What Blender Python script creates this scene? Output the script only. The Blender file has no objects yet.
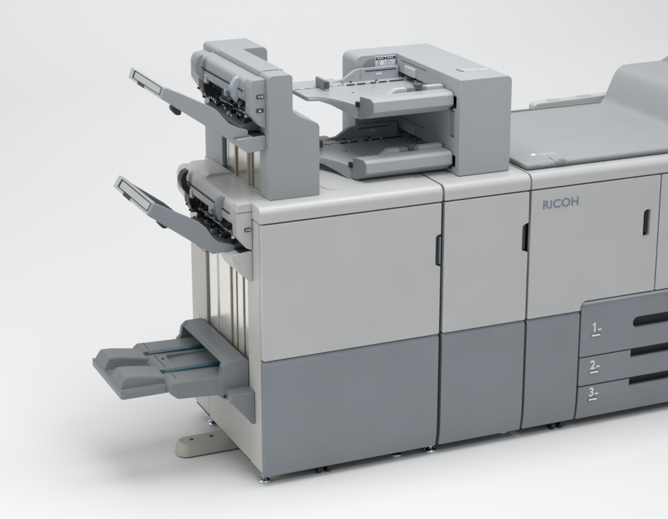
import bpy, bmesh, math, random
from mathutils import Vector, Matrix
random.seed(4)
S = bpy.context.scene
COL = S.collection

# ------------------------------------------------------------------ camera, world, lamps, exposure
CAM = (-2.0765427, -5.3118633, 2.7727388); YAW = 0.4168973; PITCH = 0.3211508; FPX = 1733.0
cd = bpy.data.cameras.new('camera'); cam = bpy.data.objects.new('camera', cd); COL.objects.link(cam)
cam.location = CAM; cam.rotation_euler = (math.pi/2 - PITCH, 0, -YAW)
cd.sensor_width = 36; cd.sensor_fit = 'HORIZONTAL'; cd.lens = FPX/668*36; cd.clip_end = 200
S.camera = cam
W = bpy.data.worlds.new('World'); S.world = W; W.use_nodes = True
W.node_tree.nodes['Background'].inputs[0].default_value = (.95, .975, 1.0, 1)
W.node_tree.nodes['Background'].inputs[1].default_value = .34

def lamp(name, loc, target, sx, sy, power, col=(1, 1, 1)):
    l = bpy.data.lights.new(name, 'AREA'); l.shape = 'RECTANGLE'; l.size = sx; l.size_y = sy
    l.energy = power; l.color = col
    o = bpy.data.objects.new(name, l); COL.objects.link(o); o.location = loc
    o.rotation_euler = (Vector(target)-Vector(loc)).to_track_quat('-Z', 'Y').to_euler()
    return o
lamp('overhead_softbox', (.6, -.25, 4.6), (.6, .15, 0), 3.8, 2.4, 147, (1, .995, .98))
lamp('front_softbox', (.6, -3.3, 4.3), (.6, .2, .5), 2.2, 1.6, 54, (.96, .98, 1.0))
lamp('side_softbox', (-4.2, .2, 2.4), (0, .4, .3), 3.2, 2.4, 74, (1, .985, .95))
lamp('added_backdrop_light', (3.6, 4.4, 6.0), (3.2, 9.3, 1.6), 9.0, 2.0, 290, (1, 1, 1))  # added fill, placed out of view to brighten the backdrop
S.view_settings.view_transform = 'Standard'; S.view_settings.look = 'None'
S.view_settings.exposure = 0; S.view_settings.gamma = 1

# ------------------------------------------------------------------ materials
def mat(name, col, rough=.45, metal=0, bump=.03, scale=900, var=.03, coat=0, spec=.5, wave=0):
    m = bpy.data.materials.new(name); m.use_nodes = True; nt = m.node_tree
    b = nt.nodes['Principled BSDF']
    b.inputs['Roughness'].default_value = rough; b.inputs['Metallic'].default_value = metal
    b.inputs['Specular IOR Level'].default_value = spec
    if coat: b.inputs['Coat Weight'].default_value = coat
    tc = nt.nodes.new('ShaderNodeTexCoord')
    n = nt.nodes.new('ShaderNodeTexNoise'); n.inputs['Scale'].default_value = 5; n.inputs['Detail'].default_value = 5
    nt.links.new(tc.outputs['Object'], n.inputs['Vector'])
    r = nt.nodes.new('ShaderNodeMapRange'); r.inputs[1].default_value = .25; r.inputs[2].default_value = .75
    r.inputs[3].default_value = 1-var; r.inputs[4].default_value = 1+var
    nt.links.new(n.outputs[0], r.inputs[0])
    mx = nt.nodes.new('ShaderNodeVectorMath'); mx.operation = 'SCALE'; mx.inputs[0].default_value = col
    nt.links.new(r.outputs[0], mx.inputs['Scale']); nt.links.new(mx.outputs[0], b.inputs['Base Color'])
    r2 = nt.nodes.new('ShaderNodeMapRange'); r2.inputs[3].default_value = rough-.06; r2.inputs[4].default_value = rough+.06
    nt.links.new(n.outputs[0], r2.inputs[0]); nt.links.new(r2.outputs[0], b.inputs['Roughness'])
    if bump:
        n2 = nt.nodes.new('ShaderNodeTexNoise'); n2.inputs['Scale'].default_value = scale
        nt.links.new(tc.outputs['Object'], n2.inputs['Vector'])
        bp = nt.nodes.new('ShaderNodeBump'); bp.inputs['Strength'].default_value = bump; bp.inputs['Distance'].default_value = .001
        nt.links.new(n2.outputs[0], bp.inputs['Height']); nt.links.new(bp.outputs[0], b.inputs['Normal'])
    if wave:
        n3 = nt.nodes.new('ShaderNodeTexNoise'); n3.inputs['Scale'].default_value = 3.5; n3.inputs['Detail'].default_value = 1
        nt.links.new(tc.outputs['Object'], n3.inputs['Vector'])
        b3 = nt.nodes.new('ShaderNodeBump'); b3.inputs['Strength'].default_value = wave; b3.inputs['Distance'].default_value = .01
        nt.links.new(n3.outputs[0], b3.inputs['Height'])
        if bump: nt.links.new(bp.outputs[0], b3.inputs['Normal'])
        nt.links.new(b3.outputs[0], b.inputs['Normal'])
        n4 = nt.nodes.new('ShaderNodeTexNoise'); n4.inputs['Scale'].default_value = 14; n4.inputs['Detail'].default_value = 8; n4.inputs['Roughness'].default_value = .7
        nt.links.new(tc.outputs['Object'], n4.inputs['Vector'])
        nt.links.new(n4.outputs[0], r2.inputs[0]); r2.inputs[3].default_value = rough-.08; r2.inputs[4].default_value = rough+.08
    return m
M = dict(
    light=mat('light_grey_plastic', (.50, .505, .505), .36, wave=.12),
    warm=mat('warm_grey_painted_steel', (.50, .495, .47), .42),
    dark=mat('dark_grey_plastic', (.225, .245, .270), .40, var=.045, wave=.12),
    mid=mat('mid_grey_plastic', (.308, .330, .345), .42),
    tray=mat('tray_grey_plastic', (.235, .258, .28), .42),
    plat=mat('platform_grey_plastic', (.335, .352, .360), .5),
    platedge=mat('platform_edge_plastic', (.22, .24, .255), .45),
    pale=mat('pale_grey_plastic', (.46, .48, .49), .4),
    black=mat('black_plastic', (.012, .012, .014), .5),
    char=mat('charcoal_plastic', (.035, .037, .04), .4),
    cavity=mat('dark_sheet_steel', (.03, .031, .033), .6),
    steel=mat('brushed_steel', (.78, .755, .70), .2, metal=1, var=.05),
    cream=mat('cream_painted_guide', (.90, .88, .83), .22, metal=.65, spec=.6),
    tan=mat('bronze_guide_edge', (.44, .395, .33), .35, metal=.5),
    chrome=mat('zinc_plated_steel', (.62, .68, .74), .15, metal=1),
    blue=mat('blue_ribbon_plastic', (.010, .085, .125), .35),
    navy=mat('navy_button_plastic', (.05, .055, .10), .35),
    white=mat('white_print', (.8, .8, .8), .5, bump=0),
    lilac=mat('pale_lilac_print', (.62, .60, .70), .5, bump=0),
    logo=mat('blue_silver_lettering', (.21, .245, .31), .3, metal=.2, bump=0),
    logoedge=mat('silver_lettering_shadow', (.30, .33, .38), .3, metal=.3, bump=0),
    orange=mat('orange_film', (.62, .30, .07), .4),
    footp=mat('stabiliser_grey_plastic', (.43, .42, .385), .5),
    booklet=mat('slate_grey_plastic', (.185, .202, .215), .40),
    pale_print=mat('pale_grey_print', (.56, .575, .60), .5, bump=0),
    feeder=mat('feeder_grey_plastic', (.365, .386, .412), .42),
    jaw=mat('shaded_jaw_plastic', (.11, .12, .13), .4),  # tray grey darkened, the mouth's shade put into its colour
    knob=mat('dark_grey_knob_plastic', (.09, .095, .10), .4),
    rubber=mat('rubber', (.03, .04, .042), .7),
    clear=mat('smoky_translucent_plastic', (.36, .40, .44), .15),
    emblem=mat('tan_print', (.52, .40, .30), .5, bump=0),
)
fl = bpy.data.materials.new('white_studio_floor'); fl.use_nodes = True
fb = fl.node_tree.nodes['Principled BSDF']; fb.inputs['Base Color'].default_value = (.80, .80, .80, 1); fb.inputs['Roughness'].default_value = .6
fb.inputs['Specular IOR Level'].default_value = .25
_n = fl.node_tree.nodes.new('ShaderNodeTexNoise'); _n.inputs['Scale'].default_value = 60
_b = fl.node_tree.nodes.new('ShaderNodeBump'); _b.inputs['Strength'].default_value = .03
fl.node_tree.links.new(_n.outputs[0], _b.inputs['Height']); fl.node_tree.links.new(_b.outputs[0], fb.inputs['Normal'])

# ------------------------------------------------------------------ mesh helpers
ORG = Vector((0, 0, 0))      # base point of the thing being built

def fillet(pts, r, n=6):
    """round the corners of a 2-D polygon; r is one radius or a list"""
    out = []; N = len(pts)
    for i, p in enumerate(pts):
        ri = r[i] if isinstance(r, (list, tuple)) else r
        p = Vector(p); a = Vector(pts[i-1])-p; b = Vector(pts[(i+1) % N])-p
        la, lb = a.length, b.length
        if ri <= 0 or la < 1e-6 or lb < 1e-6: out.append(tuple(p)); continue
        a.normalize(); b.normalize()
        c = max(-1, min(1, a.dot(b))); ang = math.acos(c)
        if ang > 3.05: out.append(tuple(p)); continue
        t = min(ri/math.tan(ang/2), la*.48, lb*.48); rr = t*math.tan(ang/2)
        cen = p+(a+b).normalized()*(rr/math.sin(ang/2))
        s = p+a*t-cen; e = p+b*t-cen
        a0 = math.atan2(s.y, s.x); a1 = math.atan2(e.y, e.x); d = (a1-a0+math.pi) % (2*math.pi)-math.pi
        for k in range(n+1):
            q = a0+d*k/n; out.append((cen.x+rr*math.cos(q), cen.y+rr*math.sin(q)))
    return out

class MB:
    def __init__(s): s.bm = bmesh.new()
    def _add(s, t, bev, seg, ang=25, filt=None):
        bmesh.ops.recalc_face_normals(t, faces=t.faces)
        if bev > 0:
            es = [e for e in t.edges if len(e.link_faces) == 2 and e.calc_face_angle(0) > math.radians(ang) and (filt is None or filt(e))]
            if es: bmesh.ops.bevel(t, geom=es, offset=bev, segments=seg, profile=.5, affect='EDGES', clamp_overlap=True)
        me = bpy.data.meshes.new('t'); t.to_mesh(me); t.free(); s.bm.from_mesh(me); bpy.data.meshes.remove(me)
        return s
    def box(s, x0, x1, y0, y1, z0, z1, bev=.002, seg=2, filt=None):
        t = bmesh.new(); bmesh.ops.create_cube(t, size=1)
        for v in t.verts: v.co = Vector(((x0+x1)/2+v.co.x*(x1-x0), (y0+y1)/2+v.co.y*(y1-y0), (z0+z1)/2+v.co.z*(z1-z0)))
        return s._add(t, bev, seg, filt=filt)
    def prism(s, pts, ax, a, b, bev=.002, seg=2, ang=25, filt=None):
        t = bmesh.new()
        def mk(p, q): return {'x': (q, p[0], p[1]), 'y': (p[0], q, p[1]), 'z': (p[0], p[1], q)}[ax]
        A = [t.verts.new(mk(p, a)) for p in pts]; B = [t.verts.new(mk(p, b)) for p in pts]
        t.faces.new(A); t.faces.new(B[::-1]); N = len(pts)
        for i in range(N): t.faces.new((A[i], A[(i+1) % N], B[(i+1) % N], B[i]))
        return s._add(t, bev, seg, ang, filt)
    def loft(s, rings, bev=0, seg=2):
        t = bmesh.new(); R = [[t.verts.new(p) for p in r] for r in rings]; n = len(R[0])
        t.faces.new(R[0]); t.faces.new(R[-1][::-1])
        for a, b in zip(R, R[1:]):
            for i in range(n): t.faces.new((a[i], a[(i+1) % n], b[(i+1) % n], b[i]))
        return s._add(t, bev, seg)
    def cyl(s, p, q, r, r2=None, n=20, bev=0):
        p = Vector(p); q = Vector(q); d = q-p; t = bmesh.new()
        bmesh.ops.create_cone(t, cap_ends=True, segments=n, radius1=r, radius2=r if r2 is None else r2, depth=d.length)
        bmesh.ops.transform(t, matrix=Matrix.Translation((p+q)/2) @ d.to_track_quat('Z', 'Y').to_matrix().to_4x4(), verts=t.verts)
        return s._add(t, bev, 2)
    def lathe(s, c, prof, n=28):
        t = bmesh.new(); rings = []
        for r, z in prof: rings.append([t.verts.new((c[0]+r*math.cos(2*math.pi*k/n), c[1]+r*math.sin(2*math.pi*k/n), c[2]+z)) for k in range(n)])
        t.faces.new(rings[0]); t.faces.new(rings[-1][::-1])
        for a, b in zip(rings, rings[1:]):
            for i in range(n): t.faces.new((a[i], a[(i+1) % n], b[(i+1) % n], b[i]))
        return s._add(t, 0, 1)
    def cut(s, other):
        """boolean difference, evaluated at once; nothing of the cutter stays in the scene"""
        obs = []
        for bm in (s.bm, other.bm):
            me = bpy.data.meshes.new('t'); bm.to_mesh(me); o = bpy.data.objects.new('t', me); COL.objects.link(o); obs.append(o)
        md = obs[0].modifiers.new('b', 'BOOLEAN'); md.operation = 'DIFFERENCE'; md.object = obs[1]; md.solver = 'EXACT'
        dg = bpy.context.evaluated_depsgraph_get(); dg.update()
        me = bpy.data.meshes.new_from_object(obs[0].evaluated_get(dg))
        s.bm.free(); s.bm = bmesh.new(); s.bm.from_mesh(me)
        for o in obs:
            m_ = o.data; bpy.data.objects.remove(o); bpy.data.meshes.remove(m_)
        bpy.data.meshes.remove(me)
        return s
    def build(s, name, m, parent=None, label=None, smooth=38):
        me = bpy.data.meshes.new(name)
        bmesh.ops.translate(s.bm, verts=s.bm.verts, vec=-ORG)
        bmesh.ops.recalc_face_normals(s.bm, faces=s.bm.faces)
        s.bm.to_mesh(me); s.bm.free()
        me.materials.append(M[m] if isinstance(m, str) else m)
        me.shade_smooth(); me.set_sharp_from_angle(angle=math.radians(smooth))
        o = bpy.data.objects.new(name, me); COL.objects.link(o)
        w = o.modifiers.new('weighted_normals', 'WEIGHTED_NORMAL'); w.keep_sharp = True
        if parent: o.parent = parent
        if label: o['label'] = label
        return o

def thing(name, label, cat, loc):
    global ORG
    ORG = Vector(loc)
    o = bpy.data.objects.new(name, None); COL.objects.link(o); o.location = loc; o.empty_display_size = .1
    o['label'] = label; o['category'] = cat
    return o

def text(body, size, name, m, parent, place, depth=.0012, offset=0.0, sx=1.0, space=1.0):
    """flat lettering as mesh; place maps (u right, v up, d out) to world"""
    c = bpy.data.curves.new('t', 'FONT'); c.body = body; c.size = size; c.extrude = depth/2; c.offset = offset; c.space_character = space
    o = bpy.data.objects.new('t', c); COL.objects.link(o)
    dg = bpy.context.evaluated_depsgraph_get(); me = bpy.data.meshes.new_from_object(o.evaluated_get(dg))
    bpy.data.objects.remove(o); bpy.data.curves.remove(c)
    for v in me.vertices: v.co = Vector(place(v.co.x*sx, v.co.y, v.co.z))-ORG
    me.materials.clear(); me.materials.append(M[m]); me.name = name
    o = bpy.data.objects.new(name, me); COL.objects.link(o)
    if parent: o.parent = parent
    return o

# ------------------------------------------------------------------ setting: one seamless white studio sweep
def sweep():
    b = bmesh.new(); prof = [(-14, 0), (-6, 0), (0, 0), (6.5, 0)]
    R = 3.0
    for k in range(1, 25):
        a = math.pi/2*k/24; prof.append((6.5+R*math.sin(a), R-R*math.cos(a)))
    prof.append((9.5, 12))
    A = [b.verts.new((-16, y, z)) for y, z in prof]; B = [b.verts.new((18, y, z)) for y, z in prof]
    for i in range(len(prof)-1): b.faces.new((A[i], B[i], B[i+1], A[i+1]))
    me = bpy.data.meshes.new('floor'); b.to_mesh(me); b.free(); me.shade_smooth(); me.materials.append(fl)
    o = bpy.data.objects.new('floor', me); COL.objects.link(o); o['kind'] = 'structure'
sweep()

# ------------------------------------------------------------------ dimensions (metres)
ZB, ZS, ZD, ZT, DEP = .05, .4915, 1.0, 1.06, .745
XA, XB, XC = .7035, .713, 1.067         # finishing unit right edge, relay unit edges
XP = 1.0735                             # printer left edge

def lid_section(y1):
    """side section (y, z) of a unit's top cover with its rounded front lip"""
    return fillet([(0, ZD+.003), (0, ZT), (y1, ZT), (y1, ZD+.003)], [.002, .032, .006, 0], 8)

def lid(x0, x1, name, parent, m='light'):
    return MB().prism(lid_section(DEP), 'x', x0, x1, .006, 3).build(name, m, parent)

def lower_panel(x0, x1, z0=ZB, ztop=ZS-.002):
    pr = [(.009, ztop), (0, ztop-.014), (0, .16), (.0015, .11), (.005, .075), (.012, z0-.012), (.03, z0-.012), (.03, ztop)]
    return MB().prism(pr, 'x', x0, x1, .0035, 3)

def upper_panel(poly, y1=.022, bev=.005):
    return MB().prism(poly, 'y', 0, y1, bev, 3)

def pull_recess(x0, x1, z0, z1, parent, name='handle', depth=.03):
    """dark moulded pocket behind a cut-out of a door"""
    m = MB()
    m.box(x0-.004, x1+.004, depth, depth+.003, z0-.004, z1+.004, 0)
    m.box(x0-.004, x0-.001, .021, depth, z0-.004, z1+.004, 0); m.box(x1+.001, x1+.004, .021, depth, z0-.004, z1+.004, 0)
    m.box(x0-.004, x1+.004, .021, depth, z1+.001, z1+.004, 0); m.box(x0-.004, x1+.004, .021, depth, z0-.004, z0-.001, 0)
    m.prism(fillet([(x0+.004, z0+.006), (x0+.012, z0+.006), (x0+.012, z1-.006), (x0+.004, z1-.006)], .003), 'y', .012, depth, .001)
    return m.build(name, 'tray', parent)

def leveller(x, y, parent):
    o = MB().lathe((x, y, 0), [(.001, .0), (.021, .0), (.0235, .004), (.0235, .009), (.020, .0135), (.010, .018), (.0075, .021), (.0075, .06), (.001, .06)]).build('levelling_foot', 'chrome', parent)
    MB().cyl((x, y, .026), (x, y, .036), .013, n=6, bev=.001).build('nut', 'chrome', o)
    return o

def caster(x, y, parent):
    o = MB().box(x-.022, x+.022, y-.012, y+.03, .04, .062, .003).build('caster', 'cavity', parent)
    for dx in (-.018, .018): MB().cyl((x+dx-.009, y+.004, .021), (x+dx+.009, y+.004, .021), .021, n=24, bev=.003).build('caster_wheel', 'black', o)
    return o

# ------------------------------------------------------------------ sheet exit head and slanting output tray (used by the finishing unit and by the tower)
def exit_head(parent, dx, dz, m, y0, mflap, mback, buttons, jaw):
    X = lambda p: [(a+dx, b+dz) for a, b in p]
    # hood over the mouth
    hr = .0655-dx
    hood = fillet([(hr, .972), (hr, 1.056), (-.047, 1.052), (-.054, .99), (-.044, .972)], [0, .006, .02, .008, .004])
    o = MB().prism(X(hood), 'y', y0+.045, .62, .003, 2).build('exit_head', m, parent)
    # flat fascia with its slit below the hood
    MB().prism(X([(-.0565, 1.008), (-.0575, .984), (-.048, .974), (-.045, .974), (-.045, 1.008)]), 'y', y0+.062, .55, .0015).build('fascia', m, o)
    MB().prism(X([(-.0555, 1.0125), (-.0563, 1.0105), (-.045, 1.0105), (-.045, 1.0125)]), 'y', y0+.05, .6, 0).build('slit', 'black', o)
    # front cheek with buttons
    ce = .0115 if dx > 0 else .0105
    cheek = fillet([(ce, 1.058), (-.040, 1.056), (-.047, 1.03), (-.045, .935), (-.012, .893), (ce, .883)], [.006, .012, .01, .012, .02, .003])
    MB().prism(X(cheek), 'y', y0, y0+.05, .006, 3).build('front_cheek', m, o)
    rim = fillet([(hr, 1.052), (.0125, 1.052), (.0125, .885), (hr, .885)], .001)
    MB().prism(X(rim), 'y', y0+.012, y0+.05, .002).build('cheek_frame', m, o)
    # back cheek
    back = fillet([(hr, 1.05), (-.040, 1.047), (-.052, 1.02), (-.052, .955), (-.02, .905), (hr, .885)], [.006, .02, .02, .02, .03, .003])
    MB().prism(X(back), 'y', .615, .70, .007, 3).build('back_cheek', m, o)
    # throat
    MB().prism(X([(.05, .868), (.05, .972), (.056, .972), (.056, .868)]), 'y', y0+.05, .615, 0).build('throat_plate', 'cavity', o)
    MB().prism(X(fillet([(.05, .972), (.012, .972), (.0, .955), (.0, .948), (.02, .962), (.05, .962)], .003)), 'y', y0+.05, .5, .001).build('upper_guide', 'char', o)
    MB().prism(X([(-.040, .968), (-.012, .948), (-.010, .951), (-.038, .971)]), 'y', y0+.16, .47, 0).build('guide_film', 'cream', o)
    MB().prism(X(fillet([(-.060, .868), (.05, .862), (.05, .90), (.0, .902), (-.03, .892), (-.058, .882)], .006)), 'y', y0+.055, .54, .002).build('lower_jaw', 'jaw', o)
    # rollers
    for z_, x_, rr, mm in ((.945, -.004, .0045, 'chrome'), (.915, -.022, .005, 'chrome'), (.962, -.024, .003, 'steel')):
        MB().cyl((x_+dx, y0+.05, z_+dz), (x_+dx, .615, z_+dz), rr, n=10).build('roller_shaft', mm, o)
    rnd = random.Random(7 if dx > 0 else 11)
    for k in range(38):
        front = k % 2 == 0
        t = rnd.uniform(.55, 1.05) if front else rnd.uniform(0, .6)
        xk = .0-.047*t+rnd.uniform(-.004, .004); zk = .950-.048*t+rnd.uniform(-.007, .007)
        yk = y0+.065+k*.0118; w_ = rnd.uniform(.004, .009); r_ = rnd.uniform(.0048, .0088) if front else rnd.uniform(.006, .0115)
        MB().cyl((xk+dx, yk, zk+dz), (xk+dx, yk+w_, zk+dz), r_, n=18, bev=.0015).build('pinch_roller', rnd.choice(('cream', 'cream', 'chrome', 'steel') if front else ('cream', 'char', 'black', 'steel', 'char')), o)
        if k % 5 == 2:
            h_ = rnd.uniform(-.006, .006)
            MB().prism(X(fillet([(-.060, .926+h_), (-.055, .932+h_), (-.012, .907), (-.018, .900)], .002)), 'y', yk+.006, yk+.009, .0005).build('stripper_finger', 'black', o)
        if k % 4 == 1:
            MB().box(-.046+dx, -.022+dx, yk+.008, yk+.012, .955+dz, .975+dz, .001).build('finger_mount', 'char', o)
        if k % 6 == 1:
            MB().box(-.040+dx, -.014+dx, yk-.004, yk+.006, .890+dz, .904+dz, .002).build('bearing_block', 'black', o)
    # curved press-down flaps
    sick = fillet([(-.058, 1.068), (-.080, 1.060), (-.093, 1.030), (-.087, 1.002), (-.070, .978), (-.048, .962), (-.044, .985), (-.058, 1.0), (-.068, 1.02), (-.069, 1.042)], [.002, .02, .03, .03, .02, .004, .004, .02, .02, .02])
    MB().prism(X(sick), 'y', .535, .575, .003).build('press_flap', mback, o)
    MB().prism(X(fillet([(-.058, .975), (-.006, .985), (.05, .985), (.05, .89), (-.004, .882), (-.045, .905), (-.058, .935)], .012)), 'y', .545, .60, .003).build('flap_holder', 'char', o)
    leaf = fillet([(-.046, 1.052), (-.062, 1.046), (-.080, 1.018), (-.074, .985), (-.060, .958), (-.048, .985), (-.042, 1.018)], [.002, .012, .03, .03, .004, .03, .03])
    MB().prism(X(leaf), 'y', .20, .226, .004, 3).build('press_flap', mflap, o)
    MB().prism(X(fillet([(-.05, 1.0), (-.062, .995), (-.062, .965), (-.05, .965)], .004)), 'y', .505, .53, .002).build('flap_pivot', mflap if m == 'mid' else m, o)
    MB().prism(X(fillet([(-.054, .99), (-.063, .982), (-.062, .96), (-.04, .96)], .004)), 'y', .30, .325, .002).build('flap_pivot', m, o)
    # buttons
    for (x0, x1, z0, z1) in buttons:
        bt = MB().prism(fillet([(x0, z0), (x1, z0), (x1, z1), (x0, z1)], .0045), 'y', y0-.0025, y0+.004, .001).build('button', 'navy', o)
        zc = (z0+z1)/2; xc = (x0+x1)/2; q = MB()
        if z1-z0 < .0155 and len(buttons) > 1 and z0 < 1.39:
            q.prism([(xc-.005, zc-.003), (xc+.005, zc-.003), (xc, zc+.004)], 'y', y0-.0035, y0-.002, 0)
        else:
            for s_ in (-.005, .003): q.prism([(xc+s_-.003, zc), (xc+s_+.002, zc-.004), (xc+s_+.002, zc+.004)], 'y', y0-.0035, y0-.002, 0)
            q.box(xc+.0075, xc+.0095, y0-.0035, y0-.002, zc-.004, zc+.004, 0)
        q.build('symbol', 'white', o)
    # bracket under the tray root
    MB().prism(fillet(jaw, [.006, .006, .002, .004, .012, .012]), 'y', y0+.004, y0+.15, .005, 3).build('tray_bracket', m, parent)
    MB().box(jaw[1][0]-.045, jaw[1][0]-.004, y0+.012, y0+.16, jaw[0][1]+.001, jaw[0][1]+.012, .002).build('bracket_gasket', 'black', o)
    return o

def output_tray(parent, m, side, y0, y1, mend):
    """side: flange outline (x, z), first the outer bottom corner, then the root corner, last the outer top corner"""
    sr = [.003, .010, .003, .003, .02, .025, .03, .03, .04, .04, .006]
    o = None
    pb = Vector(side[0]); rt = Vector(side[1]); pt = Vector(side[-1])
    e = pt-pb; n = Vector((-e.y, e.x)).normalized()
    if n.x > 0: n = -n
    P = lambda t, h: tuple(pb+e*t+n*h)
    up = Vector((0, 1))
    fl_ = [tuple(pb+e*.05), tuple(rt+up*.003), tuple(Vector(side[2])+up*.004), tuple(Vector(side[2])+up*.012), tuple(rt+up*.016), tuple(pb+e*.42)]
    o = MB().prism(fl_, 'y', y0+.02, y1-.012, .002).build('output_tray', m, parent)
    MB().prism(fillet(side, sr), 'y', y0, y0+.024, .005, 3).build('side_flange', m, o)
    d = rt-pb
    far = [P(0, 0), tuple(rt), tuple(rt+Vector((.02, .03))), tuple(rt+Vector((-.005, .05))), tuple(pb+d*.8+up*.055), P(.93, 0)]
    MB().prism(fillet(far, [.003, .01, .01, .02, .03, .006]), 'y', y1-.022, y1, .004, 3).build('side_flange', m, o)
    r = MB(); k = (y1-y0-.1)/4
    for i in range(4):
        yy = y0+.06+i*k
        r.prism([tuple(pb+e*.40+d*.03), tuple(pb+e*.40+d*.9), tuple(pb+e*.60+d*.9), tuple(pb+e*.56+d*.03)], 'y', yy, yy+.02, .001)
    r.build('floor_rib', m, o)
    # outer end: frame, dark reveal, pale pull-out panel, sensor
    MB().prism([P(0, .003), P(0, -.022), P(.99, -.022), P(.99, .003)], 'y', y0+.010, y1, .002, 2).build('end_frame', 'pale', o)
    MB().prism([P(.22, .0036), P(.22, -.01), P(.89, -.01), P(.89, .0036)], 'y', y0+.012, y1-.040, 0).build('end_reveal', 'black', o)
    MB().prism(fillet([P(.29, .0055), P(.29, -.01), P(.82, -.01), P(.82, .0055)], .001), 'y', y0+.018, y1-.060, .001).build('pull_out_panel', 'pale', o)
    MB().prism([P(-.03, .0042), P(-.06, -.018), P(.235, -.018), P(.235, .0042)], 'y', y0+(y1-y0)*.50, y0+(y1-y0)*.70, .001).build('sensor', 'char', o)
    c = pb+d*.47
    MB().prism(fillet([tuple(c+Vector((-.02, .012))), tuple(c+Vector((.016, -.012))), tuple(c+Vector((.014, -.028))), tuple(c+Vector((-.004, -.026))), tuple(c+Vector((-.02, -.008)))], .006), 'y', y0+.16, y0+.19, .003).build('support_arm', 'char', o)
    return o

def guide_plates(parent, xs, y0, y1, z0, z1, spec):
    """vertical sheet guides in the recessed left side; spec: list of (fraction from the back, width fraction, inset, material)"""
    for f0, f1, ins, mm in spec:
        a = y1-(y1-y0)*f1; b = y1-(y1-y0)*f0
        MB().box(xs+ins, xs+.05, a, b, z0, z1, .002).build('guide_plate', mm, parent)

# ------------------------------------------------------------------ finishing unit (left cabinet)
fin = thing('finishing_unit', 'leftmost light and dark grey cabinet carrying the fold-out booklet tray with blue strips', 'finishing machine', (.35, .37, 0))
MB().box(.055, .69, .03, .73, .065, 1.0, 0).build('inner_frame', 'cavity', fin)
foot_ = [(0, 0), (XA, 0), (XA, DEP), (.066, DEP), (.066, .108), (0, .108)]
lidm = MB().prism(lid_section(DEP), 'x', -.002, XA, 0)
lidm.cut(MB().box(-.05, .0655, .108, .9, .9, 1.2, 0))
tc = lidm
bmesh.ops.bevel(tc.bm, geom=[e for e in tc.bm.edges if len(e.link_faces) == 2 and e.calc_face_angle(0) > .7 and abs(e.verts[0].co.x-e.verts[1].co.x) < 1e-5 and (max(v.co.x for v in e.verts) < .001 or min(v.co.x for v in e.verts) > .70)], offset=.008, segments=4, profile=.5, affect='EDGES', clamp_overlap=True)
topc = tc.build('top_cover', 'light', fin)
MB().prism(fillet([(.30, .11), (.66, .11), (.66, .55), (.30, .55)], .04), 'z', ZT-.002, ZT+.0028, .002).build('raised_panel', 'light', topc)
# upper door with the pull notch at its right edge
dz0, dz1 = .755, .880
poly = fillet([(.002, ZS+.002), (XA-.003, ZS+.002), (XA-.003, dz0), (.680, dz0+.006), (.680, dz1-.006), (XA-.003, dz1), (XA-.003, ZD-.003), (.002, ZD-.003)],
              [.008, .008, .003, .012, .012, .003, .003, .003])
fd = upper_panel(poly, .022, .006).build('front_door', 'light', fin)
m = MB(); m.box(.672, .700, .026, .03, .74, .89, 0); m.prism(fillet([(.683, .762), (.699, .758), (.699, .878), (.683, .872)], .008), 'y', .014, .028, .002)
m.build('handle', 'char', fd)
MB().box(.6965, .7005, .002, .02, .765, .868, .001).build('latch', 'tray', fd)
lower_panel(.002, XA-.003).build('lower_front_panel', 'dark', fin)
# left side
MB().box(0, .06, .0225, .138, .052, .999, .003).build('side_pillar', 'warm', fin)
MB().box(0, .06, .577, DEP, .062, .73, .003).build('rear_side_panel', 'warm', fin)
MB().box(0, .06, .577, DEP, .733, .999, .003).build('rear_upper_panel', 'warm', fin)
sp = MB().box(0, .06, .14, .575, .055, .33, .003); sp.build('lower_side_panel', 'warm', fin)
for yy, zz in ((.33, .215), (.16, .27)): MB().cyl((-.0015, yy, zz), (.004, yy, zz), .007, n=18).build('screw', 'black', fin)
guide_plates(fin, 0, .142, .573, .33, .998, [  # black strips stand in for the dark gaps between plates
    (0, .03, .014, 'black'), (.03, .22, .008, 'cream'), (.22, .245, .004, 'cream'), (.25, .56, .010, 'cream'), (.565, .578, .004, 'tan'),
    (.59, .69, .010, 'cream'), (.70, .712, .005, 'tan'), (.725, .845, .008, 'cream'), (.85, .885, .018, 'black'), (.888, .975, .010, 'cream'), (.975, 1, .02, 'black')])
MB().prism([(DEP-.01, .052), (.03, .046), (.03, .052), (DEP-.01, .06)], 'x', .004, .02, 0).build('base_rail', 'black', fin)
MB().box(.005, .70, .03, .735, .056, .066, 0).build('base_plate', 'cavity', fin)
# small faint printed mark on the rear side panel
e = MB()
for (a, b, c, d) in ((.664, .668, .437, .452), (.654, .66, .437, .441), (.640, .644, .433, .447), (.630, .640, .443, .447), (.628, .632, .433, .447), (.632, .64, .433, .436)):
    e.box(-.0008, .002, a, b, c, d, 0)
e.build('printed_mark', 'emblem', fin)
eh = exit_head(fin, -.012, .004, 'light', .078, 'tray', 'char', [(-.0315, -.0055, .9575, .9725)],
          [(-.082, .874), (-.001, .884), (-.001, .772), (-.014, .772), (-.050, .808), (-.070, .843)])
MB().prism(fillet([(.0655, 1.050), (.0655, 1.070), (-.018, 1.070), (-.045, 1.05)], [0, .004, .008, 0]), 'y', .46, .66, .004).build('raised_hump', 'light', eh)
MB().prism([(-.0585, 1.0275), (.0005-.0005, 1.0275), (.0, 1.0295), (-.0585, 1.0295)], 'y', .0776, .10, 0).build('cheek_seam', 'char', eh)
output_tray(fin, 'tray', [(-.363, 1.044), (-.130, .874), (-.047, .876), (-.047, .895), (-.100, .910), (-.129, .936), (-.150, .972), (-.176, .996), (-.232, 1.027), (-.285, 1.056), (-.338, 1.085)], .132, .525, 'pale')

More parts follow.
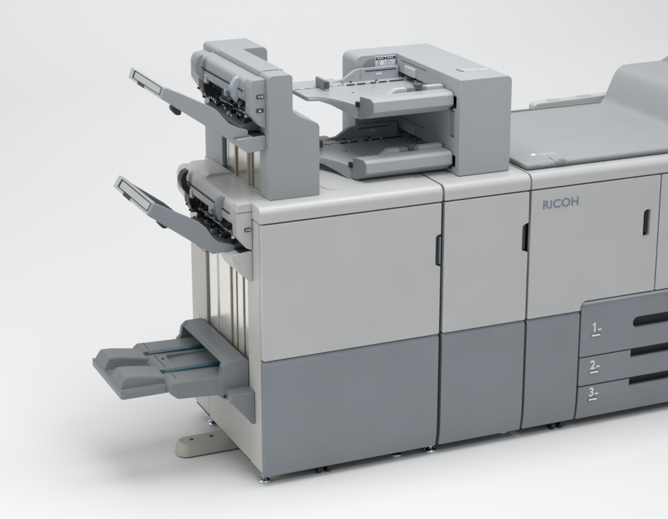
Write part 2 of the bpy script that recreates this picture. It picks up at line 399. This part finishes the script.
# booklet tray
hub = MB()
hp = fillet([(.0, .33), (.0, .452), (-.012, .458), (-.078, .458), (-.098, .44), (-.104, .405), (-.118, .392), (-.118, .33), (-.09, .312)], [.003, .01, .01, .02, .015, .012, .006, .012, .02])
hub.prism(hp, 'y', .138, .176, .006, 3)
hub.prism(hp, 'y', .588, .61, .006, 3)
hub.prism(fillet([(-.001, .40), (-.001, .452), (-.012, .458), (-.074, .458), (-.092, .442), (-.088, .436), (-.07, .44), (-.03, .43)], [0, .01, .01, .02, .01, .003, .01, 0]), 'y', .170, .595, .003)
hubo = hub.build('booklet_tray_hub', 'booklet', fin)
MB().box(-.05, -.002, .18, .585, .335, .43, 0).build('slot_back', 'black', hubo)
MB().prism([(-.062, .425), (-.05, .425), (-.05, .452), (-.075, .452)], 'y', .46, .486, .001).build('sensor', 'black', hubo)
MB().cyl((-.095, .1365, .326), (-.095, .15, .326), .006, n=14).build('screw', 'black', hubo)
MB().prism(fillet([(0, .225), (0, .352), (-.082, .352), (-.092, .345), (-.088, .322), (-.012, .225)], [.004, .006, .01, .004, .01, .012]), 'y', .078, .30, .005, 3).build('hub_bracket', 'booklet', fin)
base = MB().prism(fillet([(-.055, .40), (-.285, .408), (-.302, .395), (-.302, .37), (-.270, .342), (-.055, .328)], [0, .006, .012, .02, .02, 0]), 'y', .143, .575, .006, 3)
base.cut(MB().prism(fillet([(-.225, .335), (-.04, .335), (-.04, .418), (-.225, .418)], .016), 'z', .3965, .5, 0))
bt = base.build('booklet_tray', 'booklet', fin)
MB().cyl((-.244, .386, .3955), (-.244, .386, .4085), .0055, n=14).build('hole', 'black', bt)
for yy in (.455, .262):
    MB().prism([(-.278, yy-.012), (-.278, yy+.016), (-.05, yy+.008), (-.05, yy-.014)], 'z', .4095-.006, .4105, .001).build('blue_strip', 'blue', bt)
    MB().box(-.292, -.276, yy-.014, yy+.018, .400, .4088, .001).build('strip_slot', 'black', bt)
sl = MB()
sl.prism([(-.2635, .49), (-.2615, .49), (-.2615, .57), (-.2635, .57)], 'z', .40, .4078, 0)
sl.prism([(-.2635, .30), (-.2615, .30), (-.2615, .43), (-.2635, .43)], 'z', .40, .4078, 0)
sl.prism([(-.2635, .18), (-.2615, .18), (-.2615, .235), (-.2635, .235)], 'z', .40, .4078, 0)
sl.build('seam', 'black', bt)
ex = MB().prism(fillet([(-.470, .178), (-.29, .178), (-.29, .545), (-.470, .545)], [.014, 0, 0, .014]), 'z', .358, .388, .006, 3)
exo = ex.build('tray_extension', 'booklet', bt)
MB().box(-.468, -.30, .180, .190, .384, .3915, .003).build('rim', 'booklet', exo)
MB().box(-.469, -.460, .180, .54, .384, .3905, .003).build('rim', 'booklet', exo)
def wedge(ya, yb):
    r = []
    for x, h, ins in ((-.4655, .386, 0), (-.464, .3885, .0005), (-.4455, .4235, .008), (-.439, .429, .009), (-.40, .4265, .008), (-.35, .4175, .005), (-.285, .4055, .001)):
        w0, w1 = ya+ins, yb-ins
        r.append([(x, ya, .384), (x, yb, .384), (x, w1, h-.004), (x, w1-.006, h), (x, w0+.006, h), (x, w0, h-.004)])
    return MB().loft(r, .003, 2)
wedge(.206, .335).build('booklet_stop', 'booklet', exo)
wedge(.405, .53).build('booklet_stop', 'booklet', exo)

# feet
leveller(.022, .056, fin); leveller(.716-.02, .045, fin); leveller(.56, .066, fin); leveller(.03, .62, fin)
caster(.252, .045, fin)
of = MB()
def foot_ring(ins, z, x0):
    pts = fillet([(.16, .357+ins), (.16, .452-ins), (x0+ins, .452-ins), (x0+ins, .357+ins)], [.003, .003, .038, .038], 8)
    return [(x, y, z) for x, y in pts]
of.loft([foot_ring(.0, .006, -.197), foot_ring(.002, .03, -.197), foot_ring(.008, .050, -.197), foot_ring(.013, .054, -.197), foot_ring(.03, .054, -.197)])
ofo = of.build('stabiliser_foot', 'footp', fin)
MB().loft([foot_ring(.004, 0, -.197), foot_ring(.004, .008, -.197)]).build('rubber_pad', 'rubber', ofo)
for xx in (-.135, -.055): MB().cyl((xx, .405, .0525), (xx, .405, .0552), .008, n=16).build('screw', 'black', ofo)

# ------------------------------------------------------------------ output tower standing on the finishing unit
tow = thing('output_tower', 'tall narrow grey sheet exit tower standing on the left cabinet, two navy buttons', 'output tower', (.16, .37, ZT))
low = fillet([(.066, ZT+.001), (.254, ZT+.001), (.254, 1.318), (.178, 1.352), (.154, 1.372), (.154, 1.502), (.066, 1.502)], [.002, .002, .022, .02, .012, .014, .014], 6)
MB().prism([(.10, ZT+.001), (.253, ZT+.001), (.253, 1.318), (.177, 1.352), (.153, 1.372), (.153, 1.502), (.068, 1.502), (.068, 1.30), (.10, 1.30)], 'y', .16, .56, 0).build('tower_core', 'mid', tow)
MB().prism(low, 'y', .075, .168, .007, 3).build('front_cover', 'mid', tow)
MB().prism(fillet([(.066, 1.30), (.150, 1.30), (.150, 1.5035), (.066, 1.5035)], [0, 0, .012, .012], 6), 'y', .1695, .55, .002).build('top_cover', 'mid', tow)
arm = fillet([(.066, ZT+.001), (.252, ZT+.001), (.252, 1.503), (.066, 1.503)], [.003, .003, .022, .014], 6)
MB().prism(arm, 'y', .552, .735, .007, 3).build('rear_column', 'mid', tow)
guide_plates(tow, .066, .170, .552, ZT+.002, 1.31, [  # black entries paint the shaded gaps, the rest are plates
    (0, .05, .014, 'black'), (.05, .10, .010, 'chrome'), (.10, .30, .012, 'steel'), (.31, .335, .004, 'tan'), (.35, .64, .010, 'steel'), (.64, .67, .003, 'tan'),
    (.675, .73, .012, 'cream'), (.735, .755, .004, 'tan'), (.77, .94, .010, 'steel'), (.94, .965, .035, 'black'), (.965, 1, .018, 'chrome')])
exit_head(tow, .055, .43, 'mid', .105, 'clear', 'tray', [(.031, .059, 1.420, 1.4345), (.0295, .0575, 1.3715, 1.386)],
          [(-.045, 1.281), (.066, 1.288), (.066, 1.236), (.0, 1.231), (-.018, 1.243), (-.022, 1.262)])
output_tray(tow, 'mid', [(-.302, 1.447), (-.067, 1.283), (.010, 1.285), (.010, 1.306), (-.023, 1.316), (-.057, 1.334), (-.083, 1.363), (-.104, 1.389), (-.143, 1.412), (-.227, 1.456), (-.288, 1.485)], .132, .488, 'pale')

# ------------------------------------------------------------------ relay unit (narrow middle cabinet)
rel = thing('relay_unit', 'narrow light and dark grey cabinet between the left cabinet and the lettered one', 'relay cabinet', (.89, .37, 0))
MB().box(XB+.006, XC-.006, .03, .73, .065, 1.0, 0).build('inner_frame', 'cavity', rel)
lid(XB, XC, 'top_cover', rel)
poly = fillet([(XB+.001, ZS+.002), (XC-.002, ZS+.002), (XC-.002, .762), (1.040, .770), (1.040, .868), (XC-.002, .878), (XC-.003, ZD-.003), (XB+.001, ZD-.003)],
              [.006, .006, .003, .012, .012, .003, .003, .003])
fd = upper_panel(poly).build('front_door', 'light', rel)
m = MB(); m.box(1.034, 1.062, .026, .03, .75, .89, 0); m.prism(fillet([(1.043, .772), (1.060, .768), (1.060, .874), (1.043, .868)], .008), 'y', .014, .028, .002)
m.build('handle', 'char', fd)
lower_panel(XB+.001, XC-.002).build('lower_front_panel', 'dark', rel)
MB().box(XB+.001, XB+.006, .031, .73, .06, .999, .001).build('side_panel', 'dark', rel)
MB().box(XB+.006, XC-.006, .03, .735, .056, .066, 0).build('base_plate', 'cavity', rel)
leveller(1.03, .09, rel); caster(.80, .55, rel); caster(1.0, .60, rel)

# ------------------------------------------------------------------ printer (right, cropped by the frame)
XE = 2.45
pri = thing('printer', 'wide grey printing press body with three numbered paper drawers and raised lettering', 'printing press', (1.76, .37, 0))
MB().box(XP+.006, XE-.006, .03, .82, .065, 1.0, 0).build('inner_frame', 'cavity', pri)
MB().prism(lid_section(.83), 'x', XP, XE, .006, 3).build('top_cover', 'light', pri)
door = fillet([(XP+.001, ZS+.002), (1.3085, ZS+.002), (1.3075, .511), (1.323, .530), (1.6385, .530), (1.6385, ZD-.003), (XP+.001, ZD-.003)], [.004, .003, .01, .016, .003, .003, .003])
dm = upper_panel(door, .022, .004)
dm.cut(MB().prism(fillet([(1.567, .757), (1.602, .757), (1.602, .868), (1.567, .868)], [.006, .006, .004, .022], 8), 'y', -.05, .05, 0))
pd = dm.build('front_door', 'light', pri)
ph = [(1.5645, .7545), (1.6045, .7545), (1.6045, .8705), (1.5645, .8705)]
ring = MB().prism(fillet(ph, [.008, .008, .006, .024], 8), 'y', -.0012, .012, .001)
ring.cut(MB().prism(fillet([(1.569, .759), (1.600, .759), (1.600, .866), (1.569, .866)], [.005, .005, .003, .020], 8), 'y', -.05, .05, 0))
ring.build('handle_rim', 'light', pd)
hp_ = pull_recess(1.567, 1.602, .757, .868, pd)
MB().prism([(1.579, .772), (1.590, .768), (1.590, .862), (1.579, .860)], 'y', .006, .029, .001).build('pull_bar', 'black', hp_)
MB().prism(fillet([(1.644, .530), (XE, .530), (XE, ZD-.003), (1.644, ZD-.003)], .003), 'y', 0, .022, .004, 3).build('right_door', 'light', pri)
m = MB().prism(fillet([(1.735, .765), (1.763, .765), (1.763, .868), (1.735, .868)], .010), 'y', -.002, .004, .001).build('handle', 'char', pri)
lower_panel(XP+.001, 1.3065).build('lower_front_panel', 'dark', pri)
# the three drawers
def drawer(z0, z1, slot, first, digit, ty):
    if first:
        pr = [(.02, .5235), (.006, .5235), (.0, .4955), (0, z0), (.03, z0), (.03, .5235)]
        a = MB().prism([(1.3125, z0), (XE, z0), (XE, .5235), (1.326, .5235), (1.3125, .511)], 'y', .0, .03, 0)
        a.cut(MB().prism([(-.01, .4935), (.0, .4935), (.0075, .512), (.009, .5245), (.009, .54), (-.01, .54)], 'x', 1.0, 3.0, 0))
    elif z0 > .1:
        a = MB().prism(fillet([(1.3135, z0), (XE, z0), (XE, z1), (1.3135, z1)], .002), 'y', 0, .03, 0)
    else:
        a = MB().prism([(0, z1), (0, .14), (.0015, .11), (.005, .075), (.012, z0-.012), (.03, z0-.012), (.03, z1)], 'x', 1.3145, XE, 0)
    if slot:
        x0, s0, s1, r = slot
        a.cut(MB().prism(fillet([(x0, s0), (XE+.1, s0), (XE+.1, s1), (x0, s1)], [r, 0, 0, r], 6), 'y', -.05, .06, 0))
    d = a.build('drawer', 'dark', pri)
    if first: MB().prism([(.0068, .5125), (.0082, .5228), (.02, .5228), (.02, .5125)], 'x', 1.3235, XE, .001).build('drawer_top_lit_strip', 'pale', d)  # pale strip paints the light caught by the drawer's top chamfer
    x0, s0, s1, r = slot
    MB().box(x0-.01, XE, .055, .06, s0-.02, s1+.02, 0).build('pull_slot', 'black', d)
    MB().prism([(.012, s0-.001), (.055, s0+.01), (.055, s0+.004), (.012, s0-.006)], 'x', x0+.004, XE, 0).build('pull_lip', 'char', d)
    def pl(u, v, w): return (u, -.0008-w, v)
    tx, tz = ty
    if first:
        MB().prism([(tx+.010, tz), (tx+.016, tz), (tx+.016, tz+.037), (tx+.011, tz+.037), (tx+.003, tz+.0315), (tx+.003, tz+.0265), (tx+.010, tz+.0305)], 'y', -.001, .001, 0).build('number', 'white', d)
    else: text(digit, .051, 'number', 'white', d, lambda u, v, w: (tx+u, -.0004-w, tz+v), .0012, .0007, .95)
    b = MB()
    b.prism(fillet([(tx+.028, tz+.004), (tx+.044, tz+.004), (tx+.044, tz+.010), (tx+.028, tz+.010)], .002), 'y', -.0011, .001, 0)
    b.build('paper_mark', 'white', d)
    q = MB().prism(fillet([(tx-.003, tz-.021), (tx+.042, tz-.021), (tx+.042, tz-.008), (tx-.003, tz-.008)], .006), 'y', -.0012, .002, .0005).build('indicator_rim', 'char', d)
    MB().prism(fillet([(tx-.0005, tz-.0185), (tx+.0395, tz-.0185), (tx+.0395, tz-.0105), (tx-.0005, tz-.0105)], .0038), 'y', -.002, .002, .0005).build('indicator', 'white', q)
drawer(.3015, .517, (1.549, .386, .432, .022), True, '1', (1.362, .398))
drawer(.1805, .2960, (1.546, .262, .32, 0), False, '2', (1.362, .244))
drawer(ZB, .1745, (1.546, .143, .2, 0), False, '3', (1.362, .130))
MB().box(XP+.006, XE-.006, .03, .8, .056, .066, 0).build('base_plate', 'cavity', pri)
caster(1.243, .040, pri); caster(2.2, .075, pri)
# lettering on the door
text('RICOH', .0455, 'lettering', 'logo', pd, lambda u, v, w: (1.1195+u, -.0006-w, .9225+v), .0014, .0007, 1.08, 1.05)
# top platform
pl = MB().prism([(1.080, .055), (1.080, .800), (XE, .800), (XE, .055)], 'z', ZT+.0035, ZT+.013, .002).build('platform_base', 'platedge', pri)
pt = MB().prism([(1.078, .052), (1.078, .803), (XE, .803), (XE, .052)], 'z', ZT+.0125, ZT+.0235, .004, 3, filt=lambda e: min(v.co.z for v in e.verts) > ZT+.02).build('platform', 'plat', pri)
MB().box(1.10, 1.93, .797, .808, ZT+.01, ZT+.030, .002).build('rear_lip', 'platedge', pt)
ZP = ZT+.0235
MB().prism([(1.083, .057), (XE, .057), (XE, .078), (1.083, .078)], 'z', ZP-.003, ZP+.0012, .0012).build('edge_strip', 'plat', pt)
k = MB(); k.prism([(1.158, .160), (1.176, .160), (1.190, .182), (1.172, .182)], 'z', ZP-.002, ZP+.0008, 0); k.build('sticker', 'white', pt)
k = MB()
for i in range(9):
    for j in range(2): k.box(1.186+i*.0085, 1.186+i*.0085+random.uniform(.004, .007), .150+j*.016, .150+j*.016+.009, ZP-.002, ZP+.0008, 0)
k.build('sticker_print', 'lilac', pt)
MB().prism(fillet([(1.198, .048), (1.245, .048), (1.258, .112), (1.205, .112)], .004), 'z', ZP-.006, ZP+.004, .002).build('release_tab', 'plat', pt)
MB().prism(fillet([(1.212, .0485), (1.240, .0485), (1.246, .070), (1.216, .070)], .003), 'z', ZP-.003, ZP+.0055, .0015).build('tab_cap', 'tray', pt)
k = MB()
for i in range(5): k.box(1.135+i*.009, 1.135+i*.009+.006, .0508, .053, ZP-.009, ZP-.005, 0)
k.build('edge_print', 'lilac', pt)
# swept hood at the right
hs = [(1.875, ZP-.003), (1.892, ZP+.006), (1.908, ZP+.022), (1.925, ZP+.06), (1.948, 1.20), (1.965, 1.225), (1.985, 1.238), (2.01, 1.2435), (2.16, 1.2455), (XE, 1.249), (XE, ZP-.003)]
def smooth_poly(p, k0, k1, n=3):
    out = p[:k0]
    for i in range(k0, k1):
        a, b, c, d = [Vector(p[max(0, min(len(p)-1, i+q))]) for q in (-1, 0, 1, 2)]
        for s_ in range(n):
            t = s_/n; out.append(tuple(.5*((2*b)+(c-a)*t+(2*a-5*b+4*c-d)*t*t+(3*b-a-3*c+d)*t**3)))
    return out+p[k1:]
hs = [(a-(.02 if a < 2.4 else 0), b-(.006 if b > 1.15 else 0)) for a, b in hs]
hd = MB().prism(smooth_poly(hs, 0, 9, 5), 'y', .10, .806, .004, 2, ang=50).build('swept_hood', 'plat', pri)
MB().prism(fillet([(2.158, 1.21), (2.166, 1.243), (2.20, 1.258), (XE, 1.28), (XE, 1.22)], .012), 'y', .62, .81, .008, 3).build('hood_cap', 'tray', hd)
# pale duct box behind the platform
rd = MB().prism(fillet([(1.566, 1.0), (1.566, 1.091), (1.580, 1.099), (XE, 1.116), (XE, 1.0)], [0, .012, .01, 0, 0]), 'y', .838, .885, .004, 3).build('rear_duct', 'light', pri)
for i, (a, b) in enumerate(((1.645, 1.70), (1.79, 1.86))):
    v = MB()
    for j in range(3): v.box(a, b, .846+j*.012, .846+j*.012+.008, 1.08, 1.0995+((a+b)/2-1.58)*.0195+.0012, .0004)
    v.build('vent', 'pale', rd)

# ------------------------------------------------------------------ sheet inserter standing on the two cabinets
ins = thing('sheet_inserter', 'grey two-tray sheet feeder with a picture label standing across the two left cabinets', 'sheet feeder', (.90, .41, ZT))
IZ = 1.42; X0, X1 = .812, 1.023
sec = fillet([(X0, ZT+.002), (X1, ZT+.002), (X1, IZ), (X0, IZ)], [.003, .004, .022, .004], 8)
bd = MB().prism(sec, 'y', .085, .742, .006, 3)
bd.cut(MB().box(X0-.01, X0+.03, .128, .164, 1.196, 1.296, 0))
bd.cut(MB().box(X0-.01, X0+.06, .115, .605, 1.305, 1.353, 0))
bd.cut(MB().box(X0-.01, X0+.06, .115, .605, 1.085, 1.131, 0))
body = bd.build('feeder_body', 'feeder', ins)
MB().box(X0+.001, X0+.012, .131, .162, 1.20, 1.292, .003).build('grip', 'tray', body)
for z in (1.3055, 1.0855): MB().box(X0+.045, X0+.058, .117, .603, z, z+.044, 0).build('feed_slot', 'black', body)
wl = MB().prism(fillet([(.640, ZT+.002), (.640, IZ+.0006), (X0+.02, IZ+.0006), (X0+.02, ZT+.002)], [.003, .028, 0, 0], 8), 'y', .618, .7425, .006, 3).build('rear_wall', 'feeder', ins)
MB().prism(fillet([(.672, 1.30), (.672, IZ-.012), (X0, IZ-.012), (X0, 1.30)], [0, .03, 0, 0], 8), 'y', .6155, .63, .002).build('inset_panel', 'tray', wl)
# picture label on the rear wall
lb = MB().box(.722, .806, .6125, .617, 1.365, 1.411, .0005).build('picture_label', 'white', wl)
h = MB(); h.box(.723, .762, .6115, .615, 1.400, 1.4103, 0); h.box(.765, .805, .6115, .615, 1.400, 1.4103, 0); h.build('label_header', 'black', lb)
h = MB(); h.box(.7235, .762, .6118, .615, 1.366, 1.399, 0); h.box(.765, .8055, .6118, .615, 1.366, 1.399, 0); h.build('label_field', 'lilac', lb)
h = MB()
for cx_ in (.724, .766):
    for i in range(6):
        for j in range(5):
            if random.random() < .62: h.box(cx_+i*.0064+.0004, cx_+i*.0064+random.uniform(.002, .0055), .611, .6125, 1.368+j*.0064, 1.368+j*.0064+random.uniform(.0015, .005), 0)
h.build('label_drawing', 'mid', lb)
h = MB(); h.cyl((.748, .6108, 1.386), (.748, .613, 1.386), .008, n=16)
for i in range(3): h.box(.729+i*.009, .735+i*.009, .6108, .613, 1.4035, 1.4075, 0); h.box(.771+i*.009, .777+i*.009, .6108, .613, 1.4035, 1.4075, 0)
h.build('label_symbol', 'white', lb)
# pick tabs and printed marks
for z in (1.374, 1.152):
    t = MB().box(X0-.010, X0+.004, .444, .532, z-.020, z+.016, .006, 3).build('pick_tab', 'pale', body)
    MB().box(X0-.0012, X0+.002, .36, .57, z+.026, z+.0275, 0).build('seam', 'char', body)
k = MB()
def quad(cx_, cy_, w, hh, sk=0): k.prism([(cx_-w, cy_-hh), (cx_+w, cy_-hh), (cx_+w+sk, cy_+hh), (cx_-w+sk, cy_+hh)], 'z', IZ-.002, IZ+.0008, 0)
for i in range(6):
    bx, by = .902+i*.0165, .236-i*.004
    k.prism(fillet([(bx-.0058, by-(.010 if i % 2 else .015)), (bx+.0058, by-(.010 if i % 2 else .015)), (bx+.0058, by+.014), (bx-.0058, by+.014)], .005), 'z', IZ-.002, IZ+.0008, 0)
k.build('printed_mark', 'pale_print', body)
k = MB(); quad(.884, .238, .003, .022); quad(.892, .222, .004, .006); k.build('arrow_mark', 'char', body)

def feeder_tray(dx, dz):
    X = lambda p: [(a+dx, b) for a, b in p]
    Z = lambda p: [(a, b+dz) for a, b in p]
    xr = X0+.035
    # bed, with its front skirt chamfered below
    o = MB().prism(fillet(X([(.475, .20), (.475, .612), (xr-dx, .612), (xr-dx, .20)]), .002), 'z', 1.312+dz, 1.331+dz, .002).build('feed_tray', 'feeder', ins)
    sk = fillet(Z([(.128, 1.322), (.130, 1.358), (.142, 1.368), (.20, 1.368), (.20, 1.322), (.42, 1.312), (.42, 1.300), (.175, 1.290)]), [.004, .006, .006, .004, 0, 0, .003, .02])
    s_ = MB().prism(sk, 'x', .464+dx, X0-.004 if True else 0, .003)
    def cutter(o_): return MB().prism(X([(.40, .0), (.470+o_, .0), (.485+o_, .128), (.455+o_, .24), (.40, .24)]), 'z', 1.0, 1.6, 0)
    s_.cut(cutter(.004))
    so = s_.build('front_skirt', 'feeder', o)
    en = MB().prism(sk, 'x', .42+dx, .52+dx, 0); en.cut(cutter(0))
    en.cut(MB().prism(X([(.474, .0), (.489, .128), (.459, .24), (.60, .24), (.60, 0)]), 'z', 1.0, 1.6, 0))
    en.cut(MB().box(.30, .7, .235, .5, 1.0, 1.6, 0))
    en.build('skirt_end', 'tray', so)
    MB().box(X0-.006, X0+.02, .14, .42, 1.299+dz, 1.318+dz, .001).build('skirt_gasket', 'black', o)
    MB().prism(Z([(.457+dx, 1.328), (.470+dx, 1.328), (.470+dx, 1.347), (.457+dx, 1.347)]), 'y', .200, .222, .002).build('dark_gap_block', 'black', o)  # black block painting in the dark gap between hub and skirt
    # front side guide, wedge shaped, with its knob
    MB().prism(Z(fillet([(.545+dx, 1.331), (.60+dx, 1.371), (.615+dx, 1.380), (.805, 1.380), (.805, 1.331)], [.002, .01, .01, .004, 0])), 'y', .205, .232, .003).build('side_guide', 'pale', o)
    MB().box(.655+dx, .735+dx, .2042, .2328, 1.36+dz, 1.3808+dz, .001).build('guide_clip', 'tray', o)
    MB().prism(Z(fillet([(.689+dx, 1.372), (.715+dx, 1.372), (.715+dx, 1.392), (.689+dx, 1.392)], .005)), 'y', .196, .226, .003).build('guide_knob', 'knob', o)
    # rear side guide
    f = MB().prism(Z(fillet([(.50+dx, 1.333), (.575+dx, 1.343), (.62+dx, 1.372), (.642+dx, 1.377), (.806, 1.377), (.806, 1.331), (.50+dx, 1.331)], [.006, .02, .02, .01, .002, 0, 0])), 'y', .585, .602, .002).build('rear_guide', 'feeder', o)
    MB().box(.665+dx, .795+dx, .5835, .586, 1.3655+dz, 1.3685+dz, 0).build('guide_slot', 'black', f)
    q = MB()
    for i in range(3): q.box(.712+i*.008+dx, .717+i*.008+dx, .5838, .586, 1.349+dz, 1.357+dz, 0)
    q.build('guide_mark', 'white', f)
    MB().box(.643+dx, .646+dx, .583, .604, 1.333+dz, 1.3775+dz, .001).build('guide_edge', 'tan', f)
    # outer extension plate: its front edge sweeps back from the hub
    plan = X([(.345, .655), (.345, .415), (.352, .405), (.385, .392), (.415, .352), (.440, .290), (.455, .225), (.468, .205), (.490, .205), (.56, .205), (.56, .655)])
    e_ = MB().prism(fillet(plan, [.01, .006, .006, .02, .03, .03, .02, .006, 0, 0, .01]), 'z', 1.318+dz, 1.335+dz, .003)
    eo = e_.build('tray_extension', 'feeder', o)
    # skirt that deepens towards the hub
    ring = []
    sw = [(.352, .405, .012), (.385, .392, .014), (.415, .352, .022), (.440, .290, .036), (.456, .225, .048), (.470, .204, .050), (.492, .204, .046)]
    for (x, y, d) in sw:
        nx, ny = .012, .022
        ring.append([(x+dx, y, 1.331+dz), (x+dx, y-.004, 1.326+dz), (x+dx, y-.004, 1.334-d+dz), (x+dx+nx, y+ny, 1.334-d+dz), (x+dx+nx, y+ny, 1.331+dz)])
    MB().loft(ring).build('extension_skirt', 'feeder', eo, smooth=50)
    # slide rail, its teeth, and the sheet stop
    MB().box(.350+dx, .80, .5255, .5315, 1.3305+dz, 1.3358+dz, 0).build('slide_rail', 'char', eo)
    for i in range(9):
        MB().box(.368+i*.045+dx, .368+i*.045+(.010 if i % 3 else .020)+dx, .5225, .5335, 1.331+dz, 1.3372+dz, .0005).build('rail_cover', 'pale', eo)
    st = MB().box(.445+dx, .459+dx, .472, .556, 1.335+dz, 1.373+dz, .003).build('sheet_stop', 'tray', eo)
    MB().box(.443+dx, .462+dx, .459, .473, 1.343+dz, 1.370+dz, .003).build('stop_grip', 'knob', st)
    MB().box(.445+dx, .460+dx, .461, .474, 1.335+dz, 1.3445+dz, .002).build('stop_foot', 'pale', st)
    # bed details
    b = MB()
    for i in range(7):
        b.prism(X([(.52+i*.034, .30), (.523+i*.034, .30), (.523+i*.034, .50), (.52+i*.034, .50)]), 'z', 1.33+dz, 1.3318+dz, 0)
    b.build('bed_rib', 'pale', o)
    MB().prism(X([(.625, .44), (.6265, .44), (.7065, .575), (.705, .575)]), 'z', 1.33+dz, 1.3318+dz, 0).build('bed_seam', 'tray', o)
    for xx, yy in ((.60, .575), (.56, .565), (.70, .56), (.53, .40), (.60, .30), (.52, .29)): MB().cyl((xx+dx, yy, 1.328+dz), (xx+dx, yy, 1.3362+dz), .0045, n=12).build('bed_pin', 'char', o)
    MB().box(X0-.055, X0+.03, .30, .37, 1.331+dz, 1.3335+dz, .0005).build('feed_pad', 'orange', o)
    for yy in (.24, .27, .40, .44, .52): MB().box(X0-.004, X0+.02, yy, yy+.016, 1.332+dz, 1.337+dz+.008, .001).build('feed_pin', 'tray', o)
    MB().box(X0+.004, X0+.03, .285, .40, 1.3345+dz, 1.350+dz, .002).build('feed_cover', 'tan', o)
    return o
feeder_tray(0, 0)
feeder_tray(-.027, -.222)
